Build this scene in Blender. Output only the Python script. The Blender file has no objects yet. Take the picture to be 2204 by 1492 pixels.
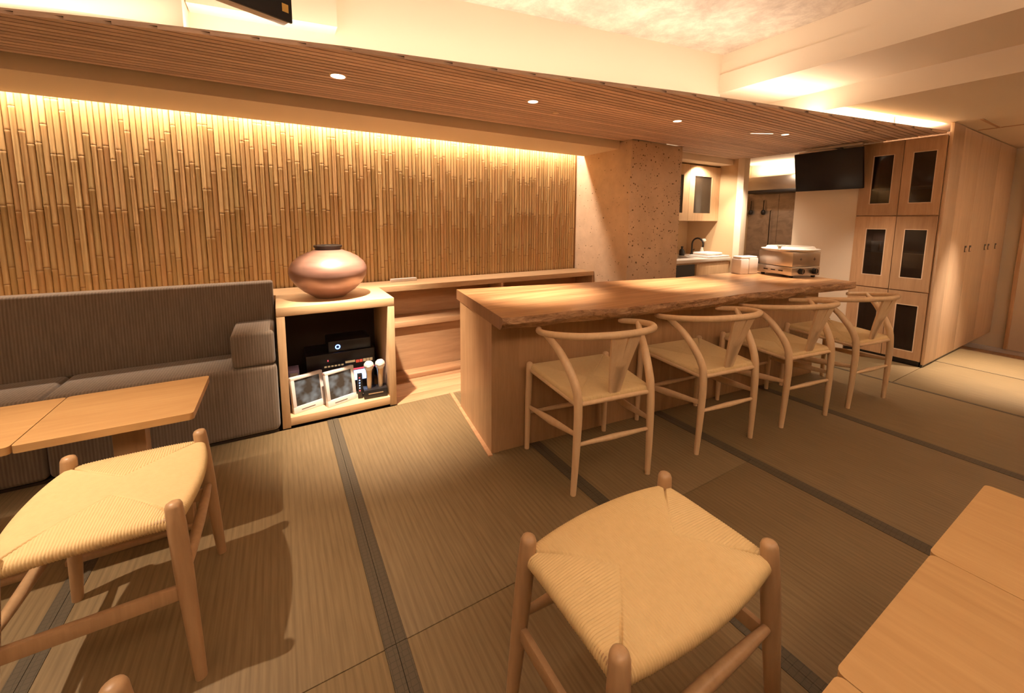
import bpy, bmesh, math, random
from mathutils import Vector, Matrix, Euler
random.seed(7)
scene = bpy.context.scene
C = scene.collection
PI = math.pi

# ------------------------------------------------------------------ camera
cam_d = bpy.data.cameras.new('camera'); cam = bpy.data.objects.new('camera', cam_d); C.objects.link(cam)
W_, H_, F_, CX_, CY_ = 2204, 1492, 862.58, 1102.0, 575.87
yaw, pitch, roll = math.radians(30.313), math.radians(6.651), math.radians(0.370)
fwd = Vector((math.sin(yaw)*math.cos(pitch), math.cos(yaw)*math.cos(pitch), -math.sin(pitch)))
rgt = Vector((math.cos(yaw), -math.sin(yaw), 0)); upv = rgt.cross(fwd)
r2 = rgt*math.cos(roll) + upv*math.sin(roll); u2 = -rgt*math.sin(roll) + upv*math.cos(roll)
m = Matrix((r2, u2, -fwd)).transposed().to_4x4(); m.translation = (0, 0, 1.2)
cam.matrix_world = m
cam_d.sensor_fit = 'HORIZONTAL'; cam_d.sensor_width = 36.0; cam_d.lens = 36.0*F_/W_
cam_d.shift_x = (W_/2 - CX_)/W_; cam_d.shift_y = -(H_/2 - CY_)/W_
cam_d.clip_start = 0.05; cam_d.clip_end = 60
scene.camera = cam

# ------------------------------------------------------------------ colour management, world
vs = scene.view_settings
vs.view_transform = 'Standard'; vs.look = 'None'; vs.gamma = 1.0; vs.use_curve_mapping = False
vs.exposure = 0.0
scene.cycles.max_bounces = 10; scene.cycles.diffuse_bounces = 6; scene.cycles.glossy_bounces = 4
scene.cycles.use_denoising = True; scene.cycles.sample_clamp_indirect = 6.0
world = bpy.data.worlds.new('world'); scene.world = world; world.use_nodes = True
world.node_tree.nodes['Background'].inputs[0].default_value = (1.0, 0.8, 0.55, 1)
world.node_tree.nodes['Background'].inputs[1].default_value = 0.02

# ------------------------------------------------------------------ lamps of the room
WARM = (1.0, 0.81, 0.63); WARM2 = (1.0, 0.785, 0.58)
def area_light(name, loc, sx, sy, power, rot=(0, 0, 0), col=WARM):
    d = bpy.data.lights.new(name, 'AREA'); d.shape = 'RECTANGLE'; d.size = sx; d.size_y = sy
    d.energy = power; d.color = col
    o = bpy.data.objects.new(name, d); C.objects.link(o); o.location = loc; o.rotation_euler = rot
    return o
def spot_light(name, loc, target, power, angle, blend=0.6, rad=0.02, col=WARM):
    d = bpy.data.lights.new(name, 'SPOT'); d.energy = power; d.color = col
    d.spot_size = math.radians(angle); d.spot_blend = blend; d.shadow_soft_size = rad
    o = bpy.data.objects.new(name, d); C.objects.link(o); o.location = loc
    o.rotation_euler = (Vector(target) - Vector(loc)).to_track_quat('-Z', 'Y').to_euler()
    return o
EDGE = [(-2.3, 2.62), (-0.793, 2.186), (-0.352, 2.055), (0.283, 1.898), (0.96, 1.768), (2.039, 1.538), (3.40, 1.2987), (3.62, 1.26), (4.60, 1.085)]
# LED tape in the slot above the bamboo
area_light('led_tape_bamboo', (0.16, 3.236, 1.965), 4.9, 0.025, 57, (math.radians(3), 0, 0), WARM)
# LED tape lying on the soffit along its front edge
for i in range(len(EDGE)-1):
    a, b = Vector((*EDGE[i], 0)), Vector((*EDGE[i+1], 0)); mid = (a+b)/2; d_ = b-a
    n_ = Vector((-d_.y, d_.x, 0)).normalized()
    area_light('led_tape_soffit', (mid.x+n_.x*(0.20 if 1 < i < 6 else 0.05), mid.y+n_.y*(0.20 if 1 < i < 6 else 0.05), 1.934), d_.length, 0.02, (4.4 if i < 6 else 15.0)*d_.length,
               (PI+math.radians(12 if i < 6 else -62), 0, math.atan2(d_.y, d_.x)), WARM)
# unseen fill strips, added behind the viewpoint to raise the ambient light
area_light('fill_strip_rear', (0.3, -0.78, 2.09), 5.0, 0.03, 112, (PI, 0, 0), WARM)
area_light('fill_strip_entry', (5.0, -0.78, 1.90), 3.0, 0.03, 80, (PI, 0, 0), WARM)  # added fill strip, brightens the low ceiling, cabinet and wardrobe
# downlights in the soffit
for x, y, p, tx, ty, an in ((0.30, 2.231, 520, 0.62, 2.60, 60), (1.355, 2.083, 270, 1.37, 2.06, 50), (2.475, 1.939, 270, 2.48, 1.93, 50), (3.50, 1.80, 150, 3.50, 1.82, 50), (3.97, 1.368, 70, 4.35, 1.30, 70)):
    spot_light('downlight_lamp', (x, y, 1.895), (tx, ty, 0), p, an, 1.0, 0.02, WARM2)
# spotlights of the room ceiling (above and behind the viewpoint)
spot_light('ceiling_spot_lamp', (-1.02, 1.42, 2.12), (-0.62, 1.42, 0), 180, 66, 0.9, 0.012, WARM2)
spot_light('ceiling_spot_lamp', (0.35, 0.62, 2.35), (1.0, 0.22, 0.4), 44, 52, 1.0, 0.03, WARM2)
spot_light('ceiling_spot_lamp', (4.95, 0.60, 1.97), (4.95, 0.62, 0), 560, 54, 1.0, 0.02, WARM2)
# kitchen
spot_light('kitchen_lamp', (4.05, 2.775, 1.838), (4.25, 2.95, 0.8), 45, 140, 0.5, 0.03, WARM2)
spot_light('kitchen_downlight', (4.10, 2.42, 1.895), (4.50, 2.60, 0.9), 110, 64, 0.8, 0.02, WARM2)
area_light('kitchen_lamp_cove', (5.72, 2.9, 1.83), 0.2, 0.6, 4, (PI, 0, 0))
spot_light('kitchen_lamp_down', (5.15, 2.6, 1.975), (5.4, 2.7, 0.8), 22, 130, 0.6, 0.03, WARM2)

# ------------------------------------------------------------------ materials
MATS = {}
def new_mat(name):
    mt = bpy.data.materials.new(name); mt.use_nodes = True
    nt = mt.node_tree; b = nt.nodes['Principled BSDF']
    MATS[name] = mt
    return mt, nt, b
def N(nt, t, **kw):
    n = nt.nodes.new(t)
    for k, v in kw.items():
        if k in n.inputs: n.inputs[k].default_value = v
        else: setattr(n, k, v)
    return n
def ramp(nt, stops):
    r = nt.nodes.new('ShaderNodeValToRGB'); e = r.color_ramp.elements
    while len(e) < len(stops): e.new(0.5)
    for i, (p, c) in enumerate(stops):
        e[i].position = p; e[i].color = (*c, 1)
    return r
def coords(nt, scale, rot=(0, 0, 0), what='Object'):
    tc = nt.nodes.new('ShaderNodeTexCoord'); mp = nt.nodes.new('ShaderNodeMapping')
    mp.inputs['Scale'].default_value = scale; mp.inputs['Rotation'].default_value = rot
    nt.links.new(tc.outputs[what], mp.inputs['Vector']); return mp
def plain(name, col, rough=0.6, metal=0.0, emit=None, estr=0.0, spec=0.5):
    mt, nt, b = new_mat(name)
    b.inputs['Base Color'].default_value = (*col, 1); b.inputs['Roughness'].default_value = rough
    b.inputs['Metallic'].default_value = metal; b.inputs['Specular IOR Level'].default_value = spec
    if emit:
        b.inputs['Emission Color'].default_value = (*emit, 1); b.inputs['Emission Strength'].default_value = estr
    return mt
def wood(name, dark, light, axis='X', scale=1.0, rough=0.45, bump=0.02, rnd=0.12, fine=70):
    mt, nt, b = new_mat(name)
    s = {'X': (1.2, 14, 14), 'Y': (14, 1.2, 14), 'Z': (14, 14, 1.2)}[axis]
    mp = coords(nt, tuple(v*scale for v in s))
    oi = N(nt, 'ShaderNodeObjectInfo')
    ad = N(nt, 'ShaderNodeVectorMath', operation='ADD'); nt.links.new(mp.outputs[0], ad.inputs[0])
    ml = N(nt, 'ShaderNodeMath', operation='MULTIPLY'); ml.inputs[1].default_value = 37.0
    nt.links.new(oi.outputs['Random'], ml.inputs[0]); nt.links.new(ml.outputs[0], ad.inputs[1])
    n1 = N(nt, 'ShaderNodeTexNoise', Scale=1.6, Detail=5.0, Roughness=0.6, Distortion=0.8)
    n2 = N(nt, 'ShaderNodeTexNoise', Scale=fine/14.0, Detail=3.0, Roughness=0.7)
    nt.links.new(ad.outputs[0], n1.inputs['Vector']); nt.links.new(ad.outputs[0], n2.inputs['Vector'])
    mx = N(nt, 'ShaderNodeMix', data_type='FLOAT'); mx.inputs[0].default_value = 0.4
    nt.links.new(n1.outputs['Fac'], mx.inputs[2]); nt.links.new(n2.outputs['Fac'], mx.inputs[3])
    r = ramp(nt, [(0.32, dark), (0.68, light)]); nt.links.new(mx.outputs[0], r.inputs[0])
    hv = N(nt, 'ShaderNodeHueSaturation')
    mr = N(nt, 'ShaderNodeMapRange'); mr.inputs[3].default_value = 1-rnd; mr.inputs[4].default_value = 1+rnd
    nt.links.new(oi.outputs['Random'], mr.inputs[0]); nt.links.new(mr.outputs[0], hv.inputs['Value'])
    nt.links.new(r.outputs[0], hv.inputs['Color']); nt.links.new(hv.outputs[0], b.inputs['Base Color'])
    b.inputs['Roughness'].default_value = rough
    bp = N(nt, 'ShaderNodeBump', Strength=0.25, Distance=bump*0.05); nt.links.new(mx.outputs[0], bp.inputs['Height'])
    nt.links.new(bp.outputs[0], b.inputs['Normal'])
    return mt

plain('plaster', (0.84, 0.73, 0.585), 0.9)
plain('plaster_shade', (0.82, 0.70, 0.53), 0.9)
plain('bamboo_backing', (0.34, 0.20, 0.08), 0.8)
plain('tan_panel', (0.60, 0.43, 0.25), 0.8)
plain('black', (0.012, 0.011, 0.012), 0.35)
plain('screen_black', (0.008, 0.007, 0.008), 0.32, spec=0.3)
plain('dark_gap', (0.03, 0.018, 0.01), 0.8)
plain('white_ceramic', (0.82, 0.78, 0.72), 0.35)
plain('paper_white', (0.85, 0.80, 0.76), 0.8)
plain('white_plastic', (0.72, 0.68, 0.66), 0.45)
plain('silver_plastic', (0.62, 0.56, 0.50), 0.4, 0.2)
plain('champagne', (0.70, 0.55, 0.38), 0.3, 0.75)
plain('mesh_silver', (0.80, 0.78, 0.75), 0.45, 0.4)
plain('steel', (0.62, 0.56, 0.50), 0.28, 0.95)
plain('chrome', (0.8, 0.78, 0.75), 0.12, 1.0)
plain('dark_metal', (0.05, 0.04, 0.035), 0.4, 0.6)
plain('led_white', (1, 0.9, 0.75), 0.5, 0, (1.0, 0.82, 0.6), 9.0)
plain('led_dim', (1, 0.85, 0.7), 0.5, 0, (1.0, 0.8, 0.6), 2.6)
plain('led_blue', (0.1, 0.2, 1), 0.5, 0, (0.15, 0.32, 1.0), 6.0)
plain('led_red', (1, 0.1, 0.1), 0.5, 0, (1.0, 0.07, 0.10), 1.6)
plain('display_cyan', (0.4, 0.6, 1), 0.5, 0, (0.42, 0.62, 1.0), 2.2)
plain('key_light', (0.75, 0.62, 0.40), 0.5, 0, (0.8, 0.6, 0.32), 0.25)
plain('key_red', (0.8, 0.12, 0.08), 0.5, 0, (1.0, 0.12, 0.06), 0.35)
plain('matte_gold', (0.75, 0.50, 0.12), 0.5)
plain('ink', (0.10, 0.07, 0.06), 0.7)
plain('box_violet', (0.32, 0.26, 0.50), 0.6)
plain('rim_white', (0.78, 0.62, 0.46), 0.6)

def concrete(name, base, dark, pit):
    mt, nt, b = new_mat(name)
    mp = coords(nt, (1, 1, 1))
    n1 = N(nt, 'ShaderNodeTexNoise', Scale=5.0, Detail=8.0, Roughness=0.65); nt.links.new(mp.outputs[0], n1.inputs['Vector'])
    r1 = ramp(nt, [(0.35, dark), (0.65, base)]); nt.links.new(n1.outputs['Fac'], r1.inputs[0])
    wn = N(nt, 'ShaderNodeTexNoise', Scale=30.0, Detail=2.0); nt.links.new(mp.outputs[0], wn.inputs['Vector'])
    ad = N(nt, 'ShaderNodeMix', data_type='VECTOR'); ad.inputs[0].default_value = 0.02
    nt.links.new(mp.outputs[0], ad.inputs[4]); nt.links.new(wn.outputs['Color'], ad.inputs[5])
    v = N(nt, 'ShaderNodeTexVoronoi', Scale=58.0, Randomness=1.0); nt.links.new(ad.outputs[1], v.inputs['Vector'])
    sz = N(nt, 'ShaderNodeSeparateColor'); nt.links.new(v.outputs['Color'], sz.inputs[0])
    th = N(nt, 'ShaderNodeMapRange'); th.inputs[1].default_value = 0.70; th.inputs[2].default_value = 1.0
    th.inputs[3].default_value = 0.0; th.inputs[4].default_value = pit
    nt.links.new(sz.outputs[0], th.inputs[0])
    lt = N(nt, 'ShaderNodeMath', operation='SUBTRACT'); nt.links.new(th.outputs[0], lt.inputs[0]); nt.links.new(v.outputs['Distance'], lt.inputs[1])
    st = N(nt, 'ShaderNodeMapRange'); st.inputs[1].default_value = 0.0; st.inputs[2].default_value = 0.06
    nt.links.new(lt.outputs[0], st.inputs[0])
    mx = N(nt, 'ShaderNodeMix', data_type='RGBA'); nt.links.new(st.outputs[0], mx.inputs[0])
    nt.links.new(r1.outputs[0], mx.inputs[6]); mx.inputs[7].default_value = (0.17, 0.115, 0.06, 1)
    nt.links.new(mx.outputs[2], b.inputs['Base Color']); b.inputs['Roughness'].default_value = 0.92
    iv = N(nt, 'ShaderNodeMath', operation='SUBTRACT'); iv.inputs[0].default_value = 1.0; nt.links.new(st.outputs[0], iv.inputs[1])
    bp = N(nt, 'ShaderNodeBump', Strength=0.6, Distance=0.01); nt.links.new(iv.outputs[0], bp.inputs['Height'])
    nt.links.new(bp.outputs[0], b.inputs['Normal'])
concrete('concrete_column', (0.74, 0.57, 0.405), (0.61, 0.46, 0.315), 0.5)

def concrete_slab():
    mt, nt, b = new_mat('concrete_slab')
    mp = coords(nt, (1, 1, 1))
    n1 = N(nt, 'ShaderNodeTexNoise', Scale=6.0, Detail=10.0, Roughness=0.72, Distortion=0.25); nt.links.new(mp.outputs[0], n1.inputs['Vector'])
    r1 = ramp(nt, [(0.34, (0.50, 0.42, 0.35)), (0.5, (0.64, 0.55, 0.46)), (0.64, (0.78, 0.70, 0.59))]); nt.links.new(n1.outputs['Fac'], r1.inputs[0])
    nt.links.new(r1.outputs[0], b.inputs['Base Color']); b.inputs['Roughness'].default_value = 0.95
    bp = N(nt, 'ShaderNodeBump', Strength=0.5, Distance=0.01); nt.links.new(n1.outputs['Fac'], bp.inputs['Height'])
    nt.links.new(bp.outputs[0], b.inputs['Normal'])
concrete_slab()

wood('hinoki', (0.50, 0.325, 0.175), (0.66, 0.46, 0.27), 'X')
wood('hinoki_v', (0.50, 0.325, 0.175), (0.66, 0.46, 0.27), 'Z')
wood('hinoki_y', (0.50, 0.325, 0.175), (0.66, 0.46, 0.27), 'Y')
wood('cabinet_wood', (0.44, 0.265, 0.145), (0.60, 0.385, 0.22), 'Z')
wood('cabinet_wood_h', (0.44, 0.265, 0.145), (0.60, 0.385, 0.22), 'Y')
wood('wardrobe_wood', (0.56, 0.385, 0.245), (0.70, 0.51, 0.34), 'Z', scale=0.7, rnd=0.06)
wood('shelf_wood', (0.40, 0.235, 0.13), (0.55, 0.35, 0.20), 'X')
wood('plank_wood', (0.33, 0.17, 0.085), (0.48, 0.28, 0.15), 'X', scale=1.2)
wood('counter_base', (0.33, 0.19, 0.092), (0.46, 0.285, 0.15), 'Z', rnd=0.02, rough=0.4)
wood('slat_wood', (0.52, 0.375, 0.28), (0.72, 0.545, 0.43), 'X', rnd=0.20, rough=0.7)
wood('oak', (0.68, 0.48, 0.285), (0.80, 0.60, 0.375), 'Z', rough=0.42, rnd=0.06)
wood('oak_stool', (0.34, 0.205, 0.105), (0.45, 0.285, 0.15), 'Z', rough=0.4, rnd=0.05)
wood('slab_end', (0.17, 0.08, 0.035), (0.27, 0.14, 0.065), 'Z', scale=1.5)
wood('table_wood', (0.40, 0.225, 0.088), (0.50, 0.305, 0.13), 'X', rough=0.4, rnd=0.05)
wood('table_wood_y', (0.41, 0.235, 0.092), (0.51, 0.315, 0.135), 'Y', rough=0.4, rnd=0.05)

def slab_wood():
    mt, nt, b = new_mat('slab_wood')
    mp = coords(nt, (0.7, 9, 9))
    n1 = N(nt, 'ShaderNodeTexNoise', Scale=1.5, Detail=6.0, Roughness=0.62, Distortion=1.2); nt.links.new(mp.outputs[0], n1.inputs['Vector'])
    r1 = ramp(nt, [(0.32, (0.30, 0.14, 0.06)), (0.52, (0.45, 0.24, 0.11)), (0.7, (0.60, 0.36, 0.18))]); nt.links.new(n1.outputs['Fac'], r1.inputs[0])
    nt.links.new(r1.outputs[0], b.inputs['Base Color']); b.inputs['Roughness'].default_value = 0.33
    bp = N(nt, 'ShaderNodeBump', Strength=0.15, Distance=0.002); nt.links.new(n1.outputs['Fac'], bp.inputs['Height'])
    nt.links.new(bp.outputs[0], b.inputs['Normal'])
    mt, nt, b = new_mat('slab_bark')
    mp = coords(nt, (3, 9, 9))
    n1 = N(nt, 'ShaderNodeTexNoise', Scale=4.0, Detail=6.0, Roughness=0.7, Distortion=1.0); nt.links.new(mp.outputs[0], n1.inputs['Vector'])
    r1 = ramp(nt, [(0.35, (0.20, 0.10, 0.045)), (0.52, (0.42, 0.24, 0.12)), (0.68, (0.58, 0.37, 0.20))]); nt.links.new(n1.outputs['Fac'], r1.inputs[0])
    nt.links.new(r1.outputs[0], b.inputs['Base Color']); b.inputs['Roughness'].default_value = 0.5
    bp = N(nt, 'ShaderNodeBump', Strength=0.8, Distance=0.015); nt.links.new(n1.outputs['Fac'], bp.inputs['Height'])
    nt.links.new(bp.outputs[0], b.inputs['Normal'])
slab_wood()

def bamboo():
    mt, nt, b = new_mat('bamboo')
    oi = N(nt, 'ShaderNodeObjectInfo')
    mp = coords(nt, (20, 20, 1.4))
    ad = N(nt, 'ShaderNodeVectorMath', operation='ADD'); nt.links.new(mp.outputs[0], ad.inputs[0])
    ml = N(nt, 'ShaderNodeMath', operation='MULTIPLY'); ml.inputs[1].default_value = 51.0
    nt.links.new(oi.outputs['Random'], ml.inputs[0]); nt.links.new(ml.outputs[0], ad.inputs[1])
    n1 = N(nt, 'ShaderNodeTexNoise', Scale=1.5, Detail=4.0, Roughness=0.6); nt.links.new(ad.outputs[0], n1.inputs['Vector'])
    ca = ramp(nt, [(0.0, (0.46, 0.31, 0.14)), (0.25, (0.56, 0.385, 0.18)), (0.5, (0.51, 0.32, 0.15)), (0.75, (0.45, 0.32, 0.14)), (1.0, (0.58, 0.405, 0.195))])
    nt.links.new(oi.outputs['Random'], ca.inputs[0])
    mx = N(nt, 'ShaderNodeMix', data_type='RGBA', blend_type='MULTIPLY'); mx.inputs[0].default_value = 1.0
    r1 = ramp(nt, [(0.3, (0.86, 0.82, 0.77)), (0.65, (1.03, 1.03, 1.03))]); nt.links.new(n1.outputs['Fac'], r1.inputs[0])
    nt.links.new(ca.outputs[0], mx.inputs[6]); nt.links.new(r1.outputs[0], mx.inputs[7])
    nt.links.new(mx.outputs[2], b.inputs['Base Color']); b.inputs['Roughness'].default_value = 0.38
    plain('bamboo_node', (0.36, 0.22, 0.095), 0.6)
bamboo()

def tatami():
    mt, nt, b = new_mat('tatami')
    mp = coords(nt, (1, 1, 1))
    wv = N(nt, 'ShaderNodeTexWave', wave_type='BANDS', bands_direction='X', Scale=PI*2/0.0215/20.0*1.0, Distortion=0.15); 
    wv.inputs['Scale'].default_value = 1/0.0215/(20/(2*PI)) ; nt.links.new(mp.outputs[0], wv.inputs['Vector'])
    mp2 = coords(nt, (160, 6, 10)); n1 = N(nt, 'ShaderNodeTexNoise', Scale=1.0, Detail=3.0); nt.links.new(mp2.outputs[0], n1.inputs['Vector'])
    mp3 = coords(nt, (1.2, 1.2, 1)); n2 = N(nt, 'ShaderNodeTexNoise', Scale=1.5, Detail=2.0); nt.links.new(mp3.outputs[0], n2.inputs['Vector'])
    mp4 = coords(nt, (3, 260, 3)); n3 = N(nt, 'ShaderNodeTexNoise', Scale=1.0, Detail=1.0); nt.links.new(mp4.outputs[0], n3.inputs['Vector'])
    r1 = ramp(nt, [(0.0, (0.176, 0.123, 0.060)), (0.3, (0.198, 0.139, 0.069)), (1.0, (0.208, 0.146, 0.073))]); nt.links.new(wv.outputs['Fac'], r1.inputs[0])
    mx = N(nt, 'ShaderNodeMix', data_type='RGBA', blend_type='MULTIPLY'); mx.inputs[0].default_value = 1.0
    r2_ = ramp(nt, [(0.3, (0.82, 0.80, 0.76)), (0.7, (1.08, 1.08, 1.08))]); nt.links.new(n1.outputs['Fac'], r2_.inputs[0])
    nt.links.new(r1.outputs[0], mx.inputs[6]); nt.links.new(r2_.outputs[0], mx.inputs[7])
    mx2 = N(nt, 'ShaderNodeMix', data_type='RGBA', blend_type='MULTIPLY'); mx2.inputs[0].default_value = 1.0
    r3_ = ramp(nt, [(0.3, (0.9, 0.88, 0.84)), (0.7, (1.05, 1.05, 1.05))]); nt.links.new(n2.outputs['Fac'], r3_.inputs[0])
    nt.links.new(mx.outputs[2], mx2.inputs[6]); nt.links.new(r3_.outputs[0], mx2.inputs[7])
    nt.links.new(mx2.outputs[2], b.inputs['Base Color']); b.inputs['Roughness'].default_value = 0.62
    ah = N(nt, 'ShaderNodeMath', operation='MULTIPLY_ADD'); ah.inputs[1].default_value = 0.35
    nt.links.new(n3.outputs['Fac'], ah.inputs[0]); nt.links.new(wv.outputs['Fac'], ah.inputs[2])
    bp = N(nt, 'ShaderNodeBump', Strength=0.2, Distance=0.0007); nt.links.new(ah.outputs[0], bp.inputs['Height'])
    nt.links.new(bp.outputs[0], b.inputs['Normal'])
    mt, nt, b = new_mat('tatami_border')
    mp = coords(nt, (1, 1, 1))
    v = N(nt, 'ShaderNodeTexVoronoi', feature='DISTANCE_TO_EDGE', Scale=60.0, Randomness=0.15); nt.links.new(mp.outputs[0], v.inputs['Vector'])
    r1 = ramp(nt, [(0.02, (0.050, 0.038, 0.022)), (0.07, (0.082, 0.063, 0.038))]); nt.links.new(v.outputs['Distance'], r1.inputs[0])
    nt.links.new(r1.outputs[0], b.inputs['Base Color']); b.inputs['Roughness'].default_value = 0.7
tatami()

def corduroy():
    mt, nt, b = new_mat('corduroy')
    mp = coords(nt, (1, 1, 1))
    wv = N(nt, 'ShaderNodeTexWave', wave_type='BANDS', bands_direction='X', Distortion=0.6)
    wv.inputs['Scale'].default_value = 1/0.0125/(20/(2*PI)); wv.inputs['Detail Scale'].default_value = 2.0; nt.links.new(mp.outputs[0], wv.inputs['Vector'])
    mp2 = coords(nt, (90, 90, 7)); n1 = N(nt, 'ShaderNodeTexNoise', Scale=1.0, Detail=4.0, Roughness=0.7); nt.links.new(mp2.outputs[0], n1.inputs['Vector'])
    mx = N(nt, 'ShaderNodeMix', data_type='FLOAT'); mx.inputs[0].default_value = 0.72
    nt.links.new(wv.outputs['Fac'], mx.inputs[2]); nt.links.new(n1.outputs['Fac'], mx.inputs[3])
    r1 = ramp(nt, [(0.2, (0.115, 0.087, 0.062)), (0.5, (0.175, 0.135, 0.10)), (0.8, (0.245, 0.194, 0.15))]); nt.links.new(mx.outputs[0], r1.inputs[0])
    nt.links.new(r1.outputs[0], b.inputs['Base Color']); b.inputs['Roughness'].default_value = 0.9
    b.inputs['Sheen Weight'].default_value = 0.25
    bp = N(nt, 'ShaderNodeBump', Strength=0.5, Distance=0.0022); nt.links.new(mx.outputs[0], bp.inputs['Height'])
    nt.links.new(bp.outputs[0], b.inputs['Normal'])
corduroy()

def cord():
    for nm, c0, c1 in (('paper_cord', (0.62, 0.455, 0.225), (0.65, 0.48, 0.24)), ('paper_cord_chair', (0.73, 0.565, 0.31), (0.76, 0.59, 0.325))):
        mt, nt, b = new_mat(nm)
        mp = coords(nt, (60, 60, 60)); n1 = N(nt, 'ShaderNodeTexNoise', Scale=1.0, Detail=2.0); nt.links.new(mp.outputs[0], n1.inputs['Vector'])
        r1 = ramp(nt, [(0.25, c0), (0.6, c1)]); nt.links.new(n1.outputs['Fac'], r1.inputs[0])
        nt.links.new(r1.outputs[0], b.inputs['Base Color']); b.inputs['Roughness'].default_value = 0.75
cord()

def copper():
    mt, nt, b = new_mat('vase_glaze')
    mp = coords(nt, (1, 1, 7)); n1 = N(nt, 'ShaderNodeTexNoise', Scale=2.2, Detail=4.0); nt.links.new(mp.outputs[0], n1.inputs['Vector'])
    r1 = ramp(nt, [(0.35, (0.23, 0.12, 0.09)), (0.65, (0.37, 0.22, 0.175))]); nt.links.new(n1.outputs['Fac'], r1.inputs[0])
    nt.links.new(r1.outputs[0], b.inputs['Base Color']); b.inputs['Roughness'].default_value = 0.36; b.inputs['Metallic'].default_value = 0.35
    mt, nt, b = new_mat('backsplash_steel')
    mp = coords(nt, (3, 3, 5)); n1 = N(nt, 'ShaderNodeTexNoise', Scale=2.5, Detail=5.0, Distortion=1.0); nt.links.new(mp.outputs[0], n1.inputs['Vector'])
    r1 = ramp(nt, [(0.3, (0.40, 0.33, 0.27)), (0.7, (0.58, 0.48, 0.40))]); nt.links.new(n1.outputs['Fac'], r1.inputs[0])
    nt.links.new(r1.outputs[0], b.inputs['Base Color']); b.inputs['Metallic'].default_value = 0.7; b.inputs['Roughness'].default_value = 0.4
    mt, nt, b = new_mat('cabinet_glass')
    b.inputs['Base Color'].default_value = (0.035, 0.025, 0.018, 1); b.inputs['Roughness'].default_value = 0.06; b.inputs['Alpha'].default_value = 0.55
    mt, nt, b = new_mat('tablet_screen')
    mp = coords(nt, (9, 9, 9)); n1 = N(nt, 'ShaderNodeTexNoise', Scale=1.4, Detail=2.0); nt.links.new(mp.outputs[0], n1.inputs['Vector'])
    r1 = ramp(nt, [(0.4, (0.05, 0.045, 0.04)), (0.62, (0.16, 0.22, 0.30))]); nt.links.new(n1.outputs['Fac'], r1.inputs[0])
    nt.links.new(r1.outputs[0], b.inputs['Base Color']); b.inputs['Roughness'].default_value = 0.15
copper()

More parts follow.
